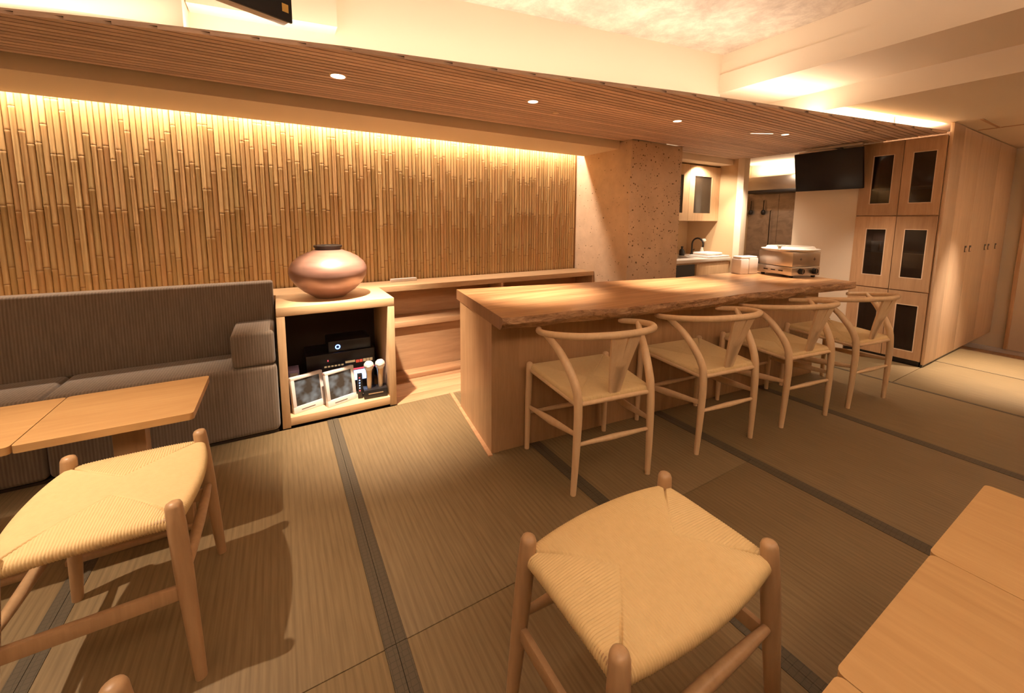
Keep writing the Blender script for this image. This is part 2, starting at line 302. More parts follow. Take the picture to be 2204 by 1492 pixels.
# ------------------------------------------------------------------ mesh helpers
class MB:
    def __init__(s): s.v = []; s.f = []; s.m = []
    def add(s, vs_, fs, mi=0):
        o = len(s.v); s.v += [tuple(p) for p in vs_]
        for f in fs: s.f.append([i+o for i in f]); s.m.append(mi)
        return s
    def box(s, x0, x1, y0, y1, z0, z1, mi=0, bev=0.0):
        if bev <= 0:
            return s.add([(x0,y0,z0),(x1,y0,z0),(x1,y1,z0),(x0,y1,z0),(x0,y0,z1),(x1,y0,z1),(x1,y1,z1),(x0,y1,z1)],
                         [(0,3,2,1),(4,5,6,7),(0,1,5,4),(1,2,6,5),(2,3,7,6),(3,0,4,7)], mi)
        b = min(bev, (x1-x0)/2.01, (y1-y0)/2.01, (z1-z0)/2.01)
        bm = bmesh.new(); bmesh.ops.create_cube(bm, size=1.0)
        for v in bm.verts: v.co = Vector(((x0+x1)/2+v.co.x*(x1-x0), (y0+y1)/2+v.co.y*(y1-y0), (z0+z1)/2+v.co.z*(z1-z0)))
        bmesh.ops.bevel(bm, geom=bm.edges[:], offset=b, segments=2, affect='EDGES', profile=0.5)
        bm.verts.index_update()
        s.add([v.co for v in bm.verts], [[v.index for v in f.verts] for f in bm.faces], mi); bm.free(); return s
    def prism(s, poly, z0, z1, mi=0, ax='z'):
        n = len(poly)
        if ax == 'z': lo = [(p[0],p[1],z0) for p in poly]; hi = [(p[0],p[1],z1) for p in poly]
        elif ax == 'x': lo = [(z0,p[0],p[1]) for p in poly]; hi = [(z1,p[0],p[1]) for p in poly]
        else: lo = [(p[0],z0,p[1]) for p in poly]; hi = [(p[0],z1,p[1]) for p in poly]
        fs = [tuple(range(n-1,-1,-1)), tuple(range(n,2*n))] + [(i,(i+1)%n,n+(i+1)%n,n+i) for i in range(n)]
        return s.add(lo+hi, fs, mi)
    def tube(s, pts, rad, seg=10, cap=True, mi=0, flat=None):
        pts = [Vector(p) for p in pts]; n = len(pts)
        rad = rad if isinstance(rad, (list, tuple)) else [rad]*n
        rings = []; prev = None
        for i in range(n):
            t = (pts[min(i+1,n-1)] - pts[max(i-1,0)]).normalized()
            if prev is None:
                a = Vector((1,0,0)) if abs(t.x) < 0.8 else Vector((0,0,1))
                u = (a - t*a.dot(t)).normalized()
            else: u = (prev - t*prev.dot(t)).normalized()
            prev = u; w = t.cross(u)
            fu, fw = flat if flat else (1, 1)
            rings.append([pts[i] + (u*math.cos(2*PI*k/seg)*fu + w*math.sin(2*PI*k/seg)*fw)*rad[i] for k in range(seg)])
        vs_ = [p for r in rings for p in r]; fs = []
        for i in range(n-1):
            for k in range(seg):
                a, b = i*seg+k, i*seg+(k+1) % seg
                fs.append((a, b, b+seg, a+seg))
        if cap: fs += [tuple(range(seg-1,-1,-1)), tuple(range((n-1)*seg, n*seg))]
        return s.add(vs_, fs, mi)
    def lathe(s, prof, seg=40, c=(0,0,0), mi=0):
        vs_ = []; fs = []
        for r, z in prof:
            for k in range(seg):
                a = 2*PI*k/seg; vs_.append((c[0]+r*math.cos(a), c[1]+r*math.sin(a), c[2]+z))
        for i in range(len(prof)-1):
            for k in range(seg):
                a, b = i*seg+k, i*seg+(k+1) % seg; fs.append((a, b, b+seg, a+seg))
        if prof[0][0] > 1e-4: fs.append(tuple(range(seg-1,-1,-1)))
        if prof[-1][0] > 1e-4: fs.append(tuple(range((len(prof)-1)*seg, len(prof)*seg)))
        return s.add(vs_, fs, mi)
    def xf(s, M):
        s.v = [tuple(M @ Vector(p)) for p in s.v]; return s
    def mesh(s, name, mats, angle=35):
        me = bpy.data.meshes.new(name); me.from_pydata(s.v, [], s.f); 
        for k in (mats if isinstance(mats, (list, tuple)) else [mats]): me.materials.append(MATS[k])
        if any(s.m): me.polygons.foreach_set('material_index', s.m)
        bm = bmesh.new(); bm.from_mesh(me); bmesh.ops.remove_doubles(bm, verts=bm.verts[:], dist=1e-6)
        bmesh.ops.recalc_face_normals(bm, faces=bm.faces[:]); bm.to_mesh(me); bm.free()
        me.shade_smooth(); me.set_sharp_from_angle(angle=math.radians(angle)); me.update()
        return me
    def build(s, name, mats, parent=None, angle=35):
        o = bpy.data.objects.new(name, s.mesh(name, mats, angle)); C.objects.link(o)
        if parent: o.parent = parent
        return o
def tag(o, label=None, cat=None, group=None, kind=None):
    if label: o['label'] = label
    if cat: o['category'] = cat
    if group: o['group'] = group
    if kind: o['kind'] = kind
    return o
def thing(name, label, cat, loc=(0,0,0), rz=0.0, group=None):
    o = bpy.data.objects.new(name, None); C.objects.link(o); o.empty_display_size = 0.1
    o.location = loc; o.rotation_euler = (0, 0, rz)
    return tag(o, label, cat, group)
def struct(o): o['kind'] = 'structure'; return o
def inst(name, me, parent=None, loc=(0,0,0), rot=(0,0,0)):
    o = bpy.data.objects.new(name, me); C.objects.link(o); o.location = loc; o.rotation_euler = rot
    if parent: o.parent = parent
    return o
def copy_tree(o, parent=None):
    c = o.copy(); C.objects.link(c)
    if parent: c.parent = parent; c.matrix_parent_inverse = o.matrix_parent_inverse.copy()
    for ch in list(o.children): copy_tree(ch, c)
    return c

# ------------------------------------------------------------------ floor
floor = struct(MB().box(-2.4, 5.66, -1.8, 3.3, -0.10, -0.022).build('floor', 'dark_gap'))
def mat_object(x0, x1, y0, y1, bl, br):
    w, d = x1-x0, y1-y0
    o = MB().box(bl, w-br, 0.001, d-0.001, -0.022, 0.0, bev=0.002).build('tatami_mat', 'tatami', floor)
    o.location = (x0, y0, 0)
    for a, b in ((0.0008, bl), (w-br, w-0.0008)):
        if b-a > 0.002:
            MB().box(a, b, 0.001, d-0.001, -0.022, 0.0016).build('tatami_border', 'tatami_border', o)
J = [(-2.4, .03), (-1.51, .03), (-.64, .030), (.23, .031), (1.15, .031), (2.018, .033), (3.0, .030), (3.97, .011), (4.93, .004), (5.66, .0)]
for i in range(len(J)-1):
    (a, ba), (b, bb) = J[i], J[i+1]
    rows = [(-1.8, -0.87), (-0.87, 1.034), (1.034, 2.53)] if b < 2.1 else ([(-1.8, .05), (.05, 1.95)] if b < 4 else [(-1.8, -.75), (-.75, 1.065)])
    for y0, y1 in rows: mat_object(a, b, y0, y1, ba, bb)
mat_object(3.97, 4.595, 1.067, 1.949, 0.011, 0.0)
# board floor in front of the low shelf
for k in range(4):
    y0 = 2.53+k*0.115
    o = MB().box(0, 2.07, 0.001, 0.1135, -0.02, 0.0, bev=0.0015).build('floor_plank', 'plank_wood', floor); o.location = (0.62, y0, 0)
o = MB().box(2.025, 4.59, 1.951, 3.29, -0.022, -0.001).build('kitchen_board', 'plank_wood', floor)
tr = MB().prism([(0.872, 1.718), (0.895, 1.714), (1.003, 2.53), (0.980, 2.53)], 0.0, 0.006).build('trim_1', 'plank_wood'); struct(tr)
struct(MB().box(5.66, 8.0, -1.8, 3.4, -0.30, -0.20).build('floor_entry', 'plank_wood'))
struct(MB().box(5.645, 5.66, -1.8, 1.08, -0.2, -0.001).build('trim_2', 'hinoki_y'))

# ------------------------------------------------------------------ walls
wall_back = struct(MB().box(-2.4, 2.69, 3.302, 3.42, -0.1, 2.5).build('wall_back', 'bamboo_backing'))
variants = []
for q in range(16):
    zs = [0.0]; z = random.uniform(0.05, 0.30)
    while z < 1.23:
        zs.append(z); z += random.uniform(0.26, 0.44)
    zs.append(1.262)
    pts, rad, mi_, r0 = [], [], [], 0.0150
    sx = random.uniform(-.0012, .0012)
    for k, zz in enumerate(zs):
        if 0 < k < len(zs)-1:
            for dz, f, mm in ((-0.013, 0.97, 0), (-0.003, 1.09, 1), (0.0, 0.95, 1), (0.003, 1.07, 0), (0.013, 0.99, 0)): pts.append((sx*math.sin(zz*5), 0, zz+dz)); rad.append(r0*f); mi_.append(mm)
        else: pts.append((sx*math.sin(zz*5), 0, zz)); rad.append(r0*(1.0 if k == 0 else 0.96)); mi_.append(0)
    mb = MB().tube(pts, rad, seg=10, cap=False)
    for i_ in range(len(pts)-1):
        for k in range(10): mb.m[i_*10+k] = mi_[i_]
    variants.append(mb.mesh('bamboo_stalk', ['bamboo', 'bamboo_node'], 60))
xx = -2.30
while xx < 2.672:
    s = random.uniform(0.88, 1.10)
    o = inst('bamboo_stalk', random.choice(variants), wall_back, (xx, 3.302+random.uniform(-.0022, .0012), 0.708), (0, random.uniform(-.002, .002), random.uniform(0, 6.28)))
    o.scale = (s, s, 1)
    xx += 0.0272*s
struct(MB().box(-2.52, -2.4, -1.8, 3.42, -0.1, 2.5).build('wall_left', 'plaster'))
struct(MB().box(-2.52, 8.0, -1.92, -1.8, -0.3, 2.5).build('wall_front', 'plaster'))
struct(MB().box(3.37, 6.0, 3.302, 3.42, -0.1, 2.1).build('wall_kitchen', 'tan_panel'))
wk = struct(MB().box(5.86, 5.98, 2.131, 3.302, -0.2, 2.0).build('wall_kitchen_end', 'plaster'))
struct(MB().box(2.69, 3.37, 2.562, 3.42, -0.05, 1.9065, bev=0.004).build('concrete_column', 'concrete_column'))
struct(MB().box(4.60, 6.7, 1.609, 2.131, -0.05, 1.9).build('wall_screen', 'plaster'))
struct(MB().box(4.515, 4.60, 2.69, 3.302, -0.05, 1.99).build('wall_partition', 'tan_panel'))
tag(struct(MB().box(4.50, 4.60, 2.615, 2.69, -0.02, 1.99, bev=0.002).build('wall_post', 'plaster')))
# entry wall on the right
struct(MB().box(6.78, 6.9, -1.8, 3.4, -0.3, 2.1).build('wall_right', 'plaster_shade'))
struct(MB().box(6.755, 6.78, -1.0, 1.25, -0.2, -0.15, bev=0.004).build('baseboard_right', 'white_plastic'))
d1 = struct(MB().box(6.742, 6.779, -0.02, 0.925, -0.148, 1.85, bev=0.003).build('door_1', 'plaster'))
MB().box(6.735, 6.779, 0.925, 0.955, -0.148, 1.88, bev=0.002).build('door_jamb', 'cabinet_wood', d1)

# ------------------------------------------------------------------ ceiling
ceiling = struct(MB().box(-2.4, 2.86, -1.8, 2.5, 2.40, 2.5).build('ceiling', 'concrete_slab'))
rs = lambda x: 1.878 + (2.852-x)*0.1584
MB().prism([(-0.29, rs(-0.29)), (2.852, rs(2.852)), (2.852, 3.3), (-0.29, 3.3)], 1.99, 2.45).build('recess_fascia', 'plaster', ceiling)
MB().prism([(-2.4, rs(-2.4)-0.16), (-0.29, rs(-0.29)-0.16), (-0.29, 3.3), (-2.4, 3.3)], 1.99, 2.45).build('recess_fascia', 'plaster', ceiling)
MB().prism([(-0.285, rs(-0.29)-0.10), (0.30, rs(0.30)-0.10), (0.30, rs(0.3)), (-0.285, rs(-0.29))], 2.115, 2.43).build('screen_backing_box', 'plaster', ceiling)
beam = struct(MB().box(2.852, 3.40, -1.8, 3.3, 2.13, 2.5).box(2.838, 2.852, -1.8, 3.0, 2.13, 2.262).build('ceiling_beam', 'plaster'))
low = struct(MB().box(3.40, 6.9, -1.8, 3.3, 1.99, 2.5).build('ceiling_low', 'plaster'))
MB().box(5.17, 5.195, -1.0, 1.04, 1.986, 1.992).build('ceiling_groove', 'cabinet_wood_h', low)
MB().box(4.66, 5.17, 0.915, 0.935, 1.986, 1.992).build('ceiling_groove', 'cabinet_wood_h', low)
struct(MB().box(3.37, 4.515, 2.755, 3.302, 1.845, 1.99).build('ceiling_kitchen', 'plaster'))
# plaster bulkhead in front of the light slot
struct(MB().box(-2.4, 2.69, 2.705, 3.187, 1.845, 1.99).build('ceiling_bulkhead', 'plaster_shade'))
# slatted soffit
def edge_x(y):
    for (xa, ya), (xb, yb) in zip(EDGE, EDGE[1:]):
        if yb <= y <= ya: return xa + (ya-y)/(ya-yb)*(xb-xa)
    return EDGE[0][0] if y > EDGE[0][1] else EDGE[-1][0]
sof_poly = EDGE + [(4.60, 2.75), (3.37, 2.75), (3.37, 2.56), (2.69, 2.56), (2.69, 2.704), (-2.3, 2.704)]
sb_ = MB().prism(sof_poly, 1.918, 1.926); sb_.m = [1, 2]+[0]*len(sof_poly)  # board underside painted dark to stand for shade in the slat gaps
soffit = struct(sb_.build('ceiling_soffit', ['slat_wood', 'dark_gap', 'plaster']))
y = 1.09; pitch = 0.0405
while y < 2.74:
    y1 = min(y+0.0325, 2.745); segs = []
    if y1 > 2.70: segs = [(3.372, 3.372, 4.598)]
    elif y1 > 2.555: segs = [(edge_x(y), edge_x(y1), 2.688), (3.372, 3.372, 4.598)]
    else: segs = [(edge_x(y), edge_x(y1), 4.598)]
    for xa, xb, xc in segs:
        if xc-xa > 0.02:
            mb = MB().prism([(0, 0), (xc-xa, 0), (xc-xa, y1-y), (xb-xa, y1-y)], 0, 0.0112)
            o = mb.build('slat', 'slat_wood', soffit); o.location = (xa, y, 1.907)
    y += pitch
rod = MB().tube([(4.02, 1.24, 1.926), (4.02, 1.24, 1.99)], 0.006, 8).build('hanger_rod', 'steel', soffit)

struct(MB().box(-2.4, 2.86, -1.8, -0.72, 2.03, 2.06).build('ceiling_fill_ledge_rear', 'slat_wood'))  # unseen ledge, added to carry the rear fill strip
struct(MB().box(3.3, 6.75, -1.8, -0.72, 1.85, 1.87).build('ceiling_fill_ledge_entry', 'slat_wood'))  # unseen ledge, added to carry the entry fill strip
# recessed downlights in the soffit
def downlight(x, y, r, lens, label):
    t = thing('downlight', label, 'downlight', (x, y, 1.907), 0, 'lamps recessed in the slatted soffit')
    MB().lathe([(r*0.86, -0.0035), (r, -0.003), (r*1.05, 0.0), (r*0.86, 0.0)], 24).build('trim_ring', 'champagne', t)
    MB().lathe([(0.0, -0.0045), (r*0.84, -0.004), (r*0.84, 0.0)], 24).build('lens', lens, t)
downlight(0.30, 2.231, 0.040, 'led_white', 'bright round downlight in the slatted soffit, nearest the hanging screen')
downlight(1.355, 2.083, 0.036, 'led_dim', 'round downlight in the slatted soffit above the near end of the counter')
downlight(1.626, 2.219, 0.022, 'champagne', 'tiny unlit ring in the slatted soffit between two round downlights')
downlight(2.475, 1.939, 0.034, 'led_dim', 'round downlight in the slatted soffit over the middle of the counter')
downlight(3.578, 1.771, 0.032, 'led_dim', 'round downlight in the slatted soffit beside the narrow slot light')
downlight(3.97, 1.368, 0.032, 'champagne', 'faint round downlight at the tip of the slatted soffit by the glazed cabinet')
t = thing('slot_light', 'narrow slot light recessed in the slatted soffit over the cooker', 'light', (3.387, 1.85, 1.907), -0.5)
MB().box(-0.10, 0.10, -0.012, 0.012, -0.002, 0.0).build('frame', 'champagne', t)
MB().box(-0.09, 0.09, -0.007, 0.007, -0.0028, -0.002).build('lens', 'led_dim', t)

# ------------------------------------------------------------------ hanging screen at the top
t = thing('hanging_screen', 'black flat screen hung from the ceiling above the slatted soffit', 'television', (0.087, 1.80, 1.926), math.radians(23))
MB().box(-0.72, 0.0, -0.012, 0.0, 0.0, 0.42, bev=0.003).build('panel', 'screen_black', t)
MB().box(-0.715, -0.003, 0.0, 0.05, 0.004, 0.416, bev=0.008).build('casing', 'white_plastic', t)
MB().box(-0.036, -0.014, -0.0132, -0.0119, 0.030, 0.058).build('amber_patch', 'matte_gold', t)  # small gold patch on the screen face
MB().tube([(-0.36, 0.03, 0.40), (-0.36, 0.03, 0.474)], 0.02, 10).build('ceiling_mount', 'white_plastic', t)

# ------------------------------------------------------------------ low shelf along the bamboo wall
t = thing('low_shelf', 'long low built-in wooden shelf under the bamboo wall', 'shelf')
MB().box(-2.3, 2.688, 2.99, 3.27, 0.668, 0.7105, bev=0.003).build('top_board', 'hinoki', t)
MB().box(0.62, 2.688, 2.99, 3.24, 0.388, 0.430, bev=0.003).build('middle_shelf', 'shelf_wood', t)
MB().box(0.62, 2.688, 3.03, 3.05, 0.036, 0.388).build('lower_panel', 'shelf_wood', t)
MB().box(0.62, 2.688, 3.245, 3.26, 0.430, 0.668).build('back_panel', 'shelf_wood', t)
MB().box(0.62, 2.688, 2.915, 3.03, 0.001, 0.036, bev=0.002).build('toe_board', 'plank_wood', t)
MB().box(1.645, 1.665, 2.995, 3.245, 0.430, 0.668).build('divider', 'shelf_wood', t)
MB().box(2.668, 2.688, 2.991, 3.245, 0.430, 0.668).build('divider', 'shelf_wood', t)
t = thing('remote_bar', 'thin pale bar lying on the low shelf beside the copper vase', 'bar', (0.86, 3.20, 0.711), math.radians(2))
MB().box(-0.105, 0.105, -0.016, 0.016, 0, 0.024, bev=0.003).build('body', 'white_plastic', t)
MB().box(0.06, 0.095, -0.0165, -0.0155, 0.004, 0.013).build('button_strip', 'white_plastic', t)

# ------------------------------------------------------------------ open cabinet with audio equipment
t = thing('open_cabinet', 'open-fronted square wooden cabinet between the sofa and the counter', 'cabinet', (-0.031, 2.536, 0))
bw, bd, bh = 0.649, 0.45, 0.711
MB().box(0, bw, 0, bd, bh-0.052, bh, bev=0.003).build('top_board', 'hinoki', t)
MB().box(0, 0.042, 0.001, bd, 0.001, bh-0.052, bev=0.002).build('side_board', 'hinoki_v', t)
MB().box(bw-0.042, bw, 0.001, bd, 0.001, bh-0.052, bev=0.002).build('side_board', 'hinoki_v', t)
MB().box(0.042, bw-0.042, 0.001, bd, 0.012, 0.062, bev=0.002).build('bottom_board', 'hinoki', t)
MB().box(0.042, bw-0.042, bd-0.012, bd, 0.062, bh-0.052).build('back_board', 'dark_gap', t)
ib = 0.0625  # inside floor level
X0, Y0 = -0.031, 2.536
# amplifier
t = thing('amplifier', 'wide black amplifier with lit keys inside the open cabinet', 'amplifier', (X0+0.35, Y0+0.19, ib), 0)
MB().box(-0.205, 0.205, 0.0, 0.24, 0.165, 0.285, bev=0.003).build('body', 'black', t)
MB().box(-0.200, 0.200, 0.005, 0.235, 0.0, 0.163, bev=0.003).build('lower_body', 'black', t)
MB().box(-0.20, 0.20, -0.003, 0.0, 0.155, 0.163).build('magenta_line', 'led_red', t)
for k in range(6): MB().box(-0.105+k*0.020, -0.091+k*0.020, -0.004, 0.0, 0.197, 0.207, bev=0.001).build('key', 'key_light', t)
MB().box(0.02, 0.08, -0.004, 0.0, 0.207, 0.221, bev=0.001).build('label_strip', 'key_light', t)
for k in range(2): MB().box(0.085+k*0.022, 0.104+k*0.022, -0.004, 0.0, 0.200, 0.219, bev=0.001).build('key', 'key_red', t)
for k in range(3): MB().box(0.130+k*0.021, 0.148+k*0.021, -0.004, 0.0, 0.201, 0.220, bev=0.001).build('key', 'key_light', t)
MB().box(-0.085, -0.080, -0.004, 0.0, 0.236, 0.246).build('status_lamp', 'led_red', t)
MB().box(-0.005, 0.165, -0.004, 0.0, 0.082, 0.150, bev=0.002).build('display', 'display_cyan', t)
MB().lathe([(0.0, 0.0), (0.018, 0.0), (0.018, 0.010), (0.0, 0.010)], 18).xf(Matrix.Translation((-0.14, 0, 0.14)) @ Matrix.Rotation(PI/2, 4, 'X')).build('dial', 'white_plastic', t)
# set-top unit with blue ring
t = thing('set_top_unit', 'small black unit with a glowing blue ring on top of the amplifier', 'audio unit', (X0+0.385, Y0+0.205, ib+0.2855), 0)
MB().box(-0.11, 0.15, 0.0, 0.20, 0.0, 0.072, bev=0.004).build('body', 'black', t)
ring = MB(); n = 20
ring.tube([(-0.055+0.0125*math.cos(2*PI*k/n), -0.002, 0.034+0.0125*math.sin(2*PI*k/n)) for k in range(n+1)], 0.0032, 6, cap=False)
ring.build('blue_ring', 'led_blue', t)
# violet box at the left
t = thing('carton', 'small violet carton at the left inside the open cabinet', 'box', (X0+0.073, Y0+0.18, ib), 0)
MB().box(-0.028, 0.030, 0, 0.10, 0, 0.215, bev=0.002).build('body', 'box_violet', t)
MB().box(-0.020, 0.022, -0.001, 0.0, 0.10, 0.20).build('front_label', 'white_plastic', t)
# two tablet controllers
def tablet(x, y, rz, label):
    t = thing('tablet_controller', label, 'tablet', (x, y, ib), rz, 'tablet controllers in the open cabinet')
    tilt = Matrix.Rotation(math.radians(-9), 4, 'X')
    fr = MB()
    w, h, b = 0.186, 0.215, 0.020
    fr.box(-w/2, w/2, 0, 0.030, 0.0, 0.040, bev=0.003).box(-w/2, w/2, 0, 0.030, h-b, h, bev=0.003)
    fr.box(-w/2, -w/2+b, 0, 0.030, 0.036, h-b+0.004, bev=0.003).box(w/2-b, w/2, 0, 0.030, 0.036, h-b+0.004, bev=0.003)
    fr.xf(tilt).build('frame', 'white_plastic', t)
    MB().box(-w/2+b-0.002, w/2-b+0.002, 0.006, 0.024, 0.036, h-b+0.002).xf(tilt).build('screen', 'tablet_screen', t)
    MB().box(-0.050, 0.030, -0.0006, 0.0, 0.014, 0.019).xf(tilt).build('print_line', 'ink', t)
    MB().box(-w/2+0.02, w/2-0.02, 0.028, 0.075, 0.0, 0.012, bev=0.003).build('stand_foot', 'white_plastic', t)
tablet(X0+0.150, Y0+0.062, math.radians(20), 'white-framed tablet controller leaning at the left inside the open cabinet')
tablet(X0+0.332, Y0+0.056, math.radians(20), 'white-framed tablet controller leaning next to the microphones')
# microphone charger with two microphones
t = thing('microphone_charger', 'black charging stand holding the two microphones', 'charger', (X0+0.525, Y0+0.030, ib), math.radians(-4))
MB().box(-0.072, 0.072, 0.0, 0.085, 0.0, 0.058, bev=0.004).build('base', 'black', t)
MB().box(-0.045, 0.045, -0.0008, 0.0, 0.030, 0.036).build('print_line', 'champagne', t)
MB().box(-0.105, -0.076, 0.03, 0.06, 0.0, 0.16, bev=0.003).build('side_unit', 'black', t)
for k in range(6): MB().box(-0.097, -0.090, 0.0292, 0.03, 0.05+k*0.017, 0.057+k*0.017).build('status_lamp', ['led_red', 'display_cyan', 'display_cyan', 'led_blue', 'display_cyan', 'led_red'][k], t)
for x, z, lab in ((-0.032, 0.0, 'silver microphone standing at the left of the charger'), (0.038, 0.004, 'silver microphone standing at the right of the charger')):
    mt_ = thing('microphone', lab, 'microphone', (X0+0.525+x, Y0+0.068, ib+0.0585), 0, 'microphones in the charger')
    MB().lathe([(0.013, 0.0), (0.016, 0.03), (0.0175, 0.10), (0.021, 0.120), (0.021, 0.123)], 16).build('handle', 'champagne', mt_)
    MB().lathe([(0.021, 0.123), (0.027, 0.132), (0.031, 0.148), (0.0285, 0.164), (0.018, 0.176), (0.0, 0.180)], 18).build('head_grille', 'mesh_silver', mt_)
    MB().lathe([(0.0295, 0.145), (0.0322, 0.147), (0.0322, 0.151), (0.0295, 0.153)], 18).build('head_band', 'steel', mt_)

# vase
t = thing('vase', 'large squat copper-coloured ceramic vase on the open cabinet', 'vase', (0.272, 2.775, 0.711))
prof = [(0.0, 0.0), (0.085, 0.0), (0.10, 0.012), (0.15, 0.045), (0.195, 0.09), (0.222, 0.135), (0.229, 0.165), (0.226, 0.19), (0.208, 0.225), (0.175, 0.256), (0.130, 0.281), (0.095, 0.294), (0.083, 0.300)]
MB().lathe(prof, 56).build('body', 'vase_glaze', t, 80)
MB().lathe([(0.076, 0.298), (0.074, 0.310), (0.083, 0.318), (0.084, 0.326), (0.078, 0.330), (0.070, 0.327), (0.066, 0.312), (0.066, 0.28)], 48).build('neck_rim', 'dark_metal', t, 60)

# ------------------------------------------------------------------ sofa
t = thing('sofa', 'long grey-brown corduroy sofa along the bamboo wall', 'sofa')
def rbox(x0, x1, y0, y1, z0, z1, b): 
    mb = MB(); bm = bmesh.new(); bmesh.ops.create_cube(bm, size=1.0)
    for v in bm.verts: v.co = Vector(((x0+x1)/2+v.co.x*(x1-x0), (y0+y1)/2+v.co.y*(y1-y0), (z0+z1)/2+v.co.z*(z1-z0)))
    bmesh.ops.bevel(bm, geom=bm.edges[:], offset=b, segments=4, affect='EDGES', profile=0.5); bm.verts.index_update()
    mb.add([v.co for v in bm.verts], [[v.index for v in f.verts] for f in bm.faces]); bm.free(); return mb
sx = [-2.28, -0.955, -0.040]
for k in range(2):
    rbox(sx[k]+0.001, sx[k+1]-0.001, 2.516, 2.86, 0.012, 0.400, 0.028).build('seat', 'corduroy', t, 50)
mb = rbox(-2.28, -0.042, 2.852, 2.975, 0.385, 0.815, 0.014)
mb.v = [(x, y_+(z_-0.39)*0.05*(1 if y_ < 2.9 else 0), z_) for x, y_, z_ in mb.v]
mb.build('backrest', 'corduroy', t, 50)
rbox(-0.246, -0.046, 2.522, 2.862, 0.402, 0.586, 0.018).build('armrest', 'corduroy', t, 50)
MB().box(-2.27, -0.05, 2.53, 2.97, 0.0, 0.012).build('plinth', 'dark_gap', t)

# ------------------------------------------------------------------ counter
t = thing('counter', 'long live-edge wooden bar counter with a plain panelled base', 'counter')
front = [(0.862, 1.560), (0.97, 1.545), (1.086, 1.531), (1.19, 1.527), (1.305, 1.512), (1.40, 1.476), (1.488, 1.452), (1.62, 1.448), (1.78, 1.436), (1.95, 1.418), (2.10, 1.402), (2.272, 1.386), (2.481, 1.390), (2.70, 1.362), (2.941, 1.341), (3.203, 1.331), (3.5, 1.292), (3.74, 1.268)]
back = [(0.975, 2.372), (1.639, 2.255), (2.2, 2.148), (2.721, 2.06), (3.40, 2.045), (3.90, 1.99)]
def fy(x):
    for (xa, ya), (xb, yb) in zip(front, front[1:]):
        if xa <= x <= xb: return ya+(x-xa)/(xb-xa)*(yb-ya)
def lerp_poly(P, n):
    L = [0]
    for a, b in zip(P, P[1:]): L.append(L[-1]+math.dist(a, b))
    out = []
    for i in range(n+1):
        s = L[-1]*i/n
        for k in range(len(P)-1):
            if L[k] <= s <= L[k+1]+1e-9:
                f = (s-L[k])/(L[k+1]-L[k]); out.append((P[k][0]+(P[k+1][0]-P[k][0])*f, P[k][1]+(P[k+1][1]-P[k][1])*f)); break
    return out
NS = 90
Fp, Bp = lerp_poly(front, NS), lerp_poly(back, NS)
from mathutils import noise
slab = MB(); zt, zb = 0.760, 0.697
vsl, fsl = [], []
K = 8
for i in range(NS+1):
    f_, b_ = Vector((*Fp[i], 0)), Vector((*Bp[i], 0)); d_ = (b_-f_).normalized()
    for k in range(K+1):
        q = k/K
        jag = noise.noise(Vector((f_.x*7, q*2.2, 3.1)))*0.016 + noise.noise(Vector((f_.x*19, q*4.0, 7.7)))*0.007
        under = 0.030*q*q                                          # wane: the edge slopes back under
        off = 0.0 if k == 0 else jag+under-0.006*math.sin(q*PI)
        p = f_ + d_*off
        vsl.append((p.x, p.y, zt-(zt-zb)*q - (noise.noise(Vector((f_.x*5, 9, 1)))*0.008 if k == K else 0)))
    vsl.append((b_.x, b_.y, zb)); vsl.append((b_.x, b_.y, zt))
R = K+3
top_f, bark_f = [], []
for i in range(NS):
    a, b = i*R, (i+1)*R
    for k in range(K): bark_f.append((a+k, b+k, b+k+1, a+k+1))
    top_f.append((a+K, b+K, b+K+1, a+K+1)); top_f.append((a+K+1, b+K+1, b+K+2, a+K+2)); top_f.append((a+K+2, b+K+2, b, a))
top_f.append(tuple(range(R-1, -1, -1))); top_f.append(tuple(NS*R+k for k in range(R)))
slab.v = vsl; slab.f = top_f+bark_f; slab.m = [0]*(len(top_f)-2)+[2, 2]+[1]*len(bark_f)
so = slab.build('live_edge_top', ['slab_wood', 'slab_bark', 'slab_end'], t, 30)
pl = [(0.898, 1.734), (0.968, 2.30), (1.010, 2.295), (0.940, 1.729)]
MB().prism(pl, 0.0, zb).build('end_panel', 'counter_base', t)
bp_ = [(0.940, 1.733), (0.985, 2.06), (3.70, 1.79), (3.66, 1.47)]
MB().prism(bp_, 0.0, zb+0.001).build('front_panel', 'counter_base', t)

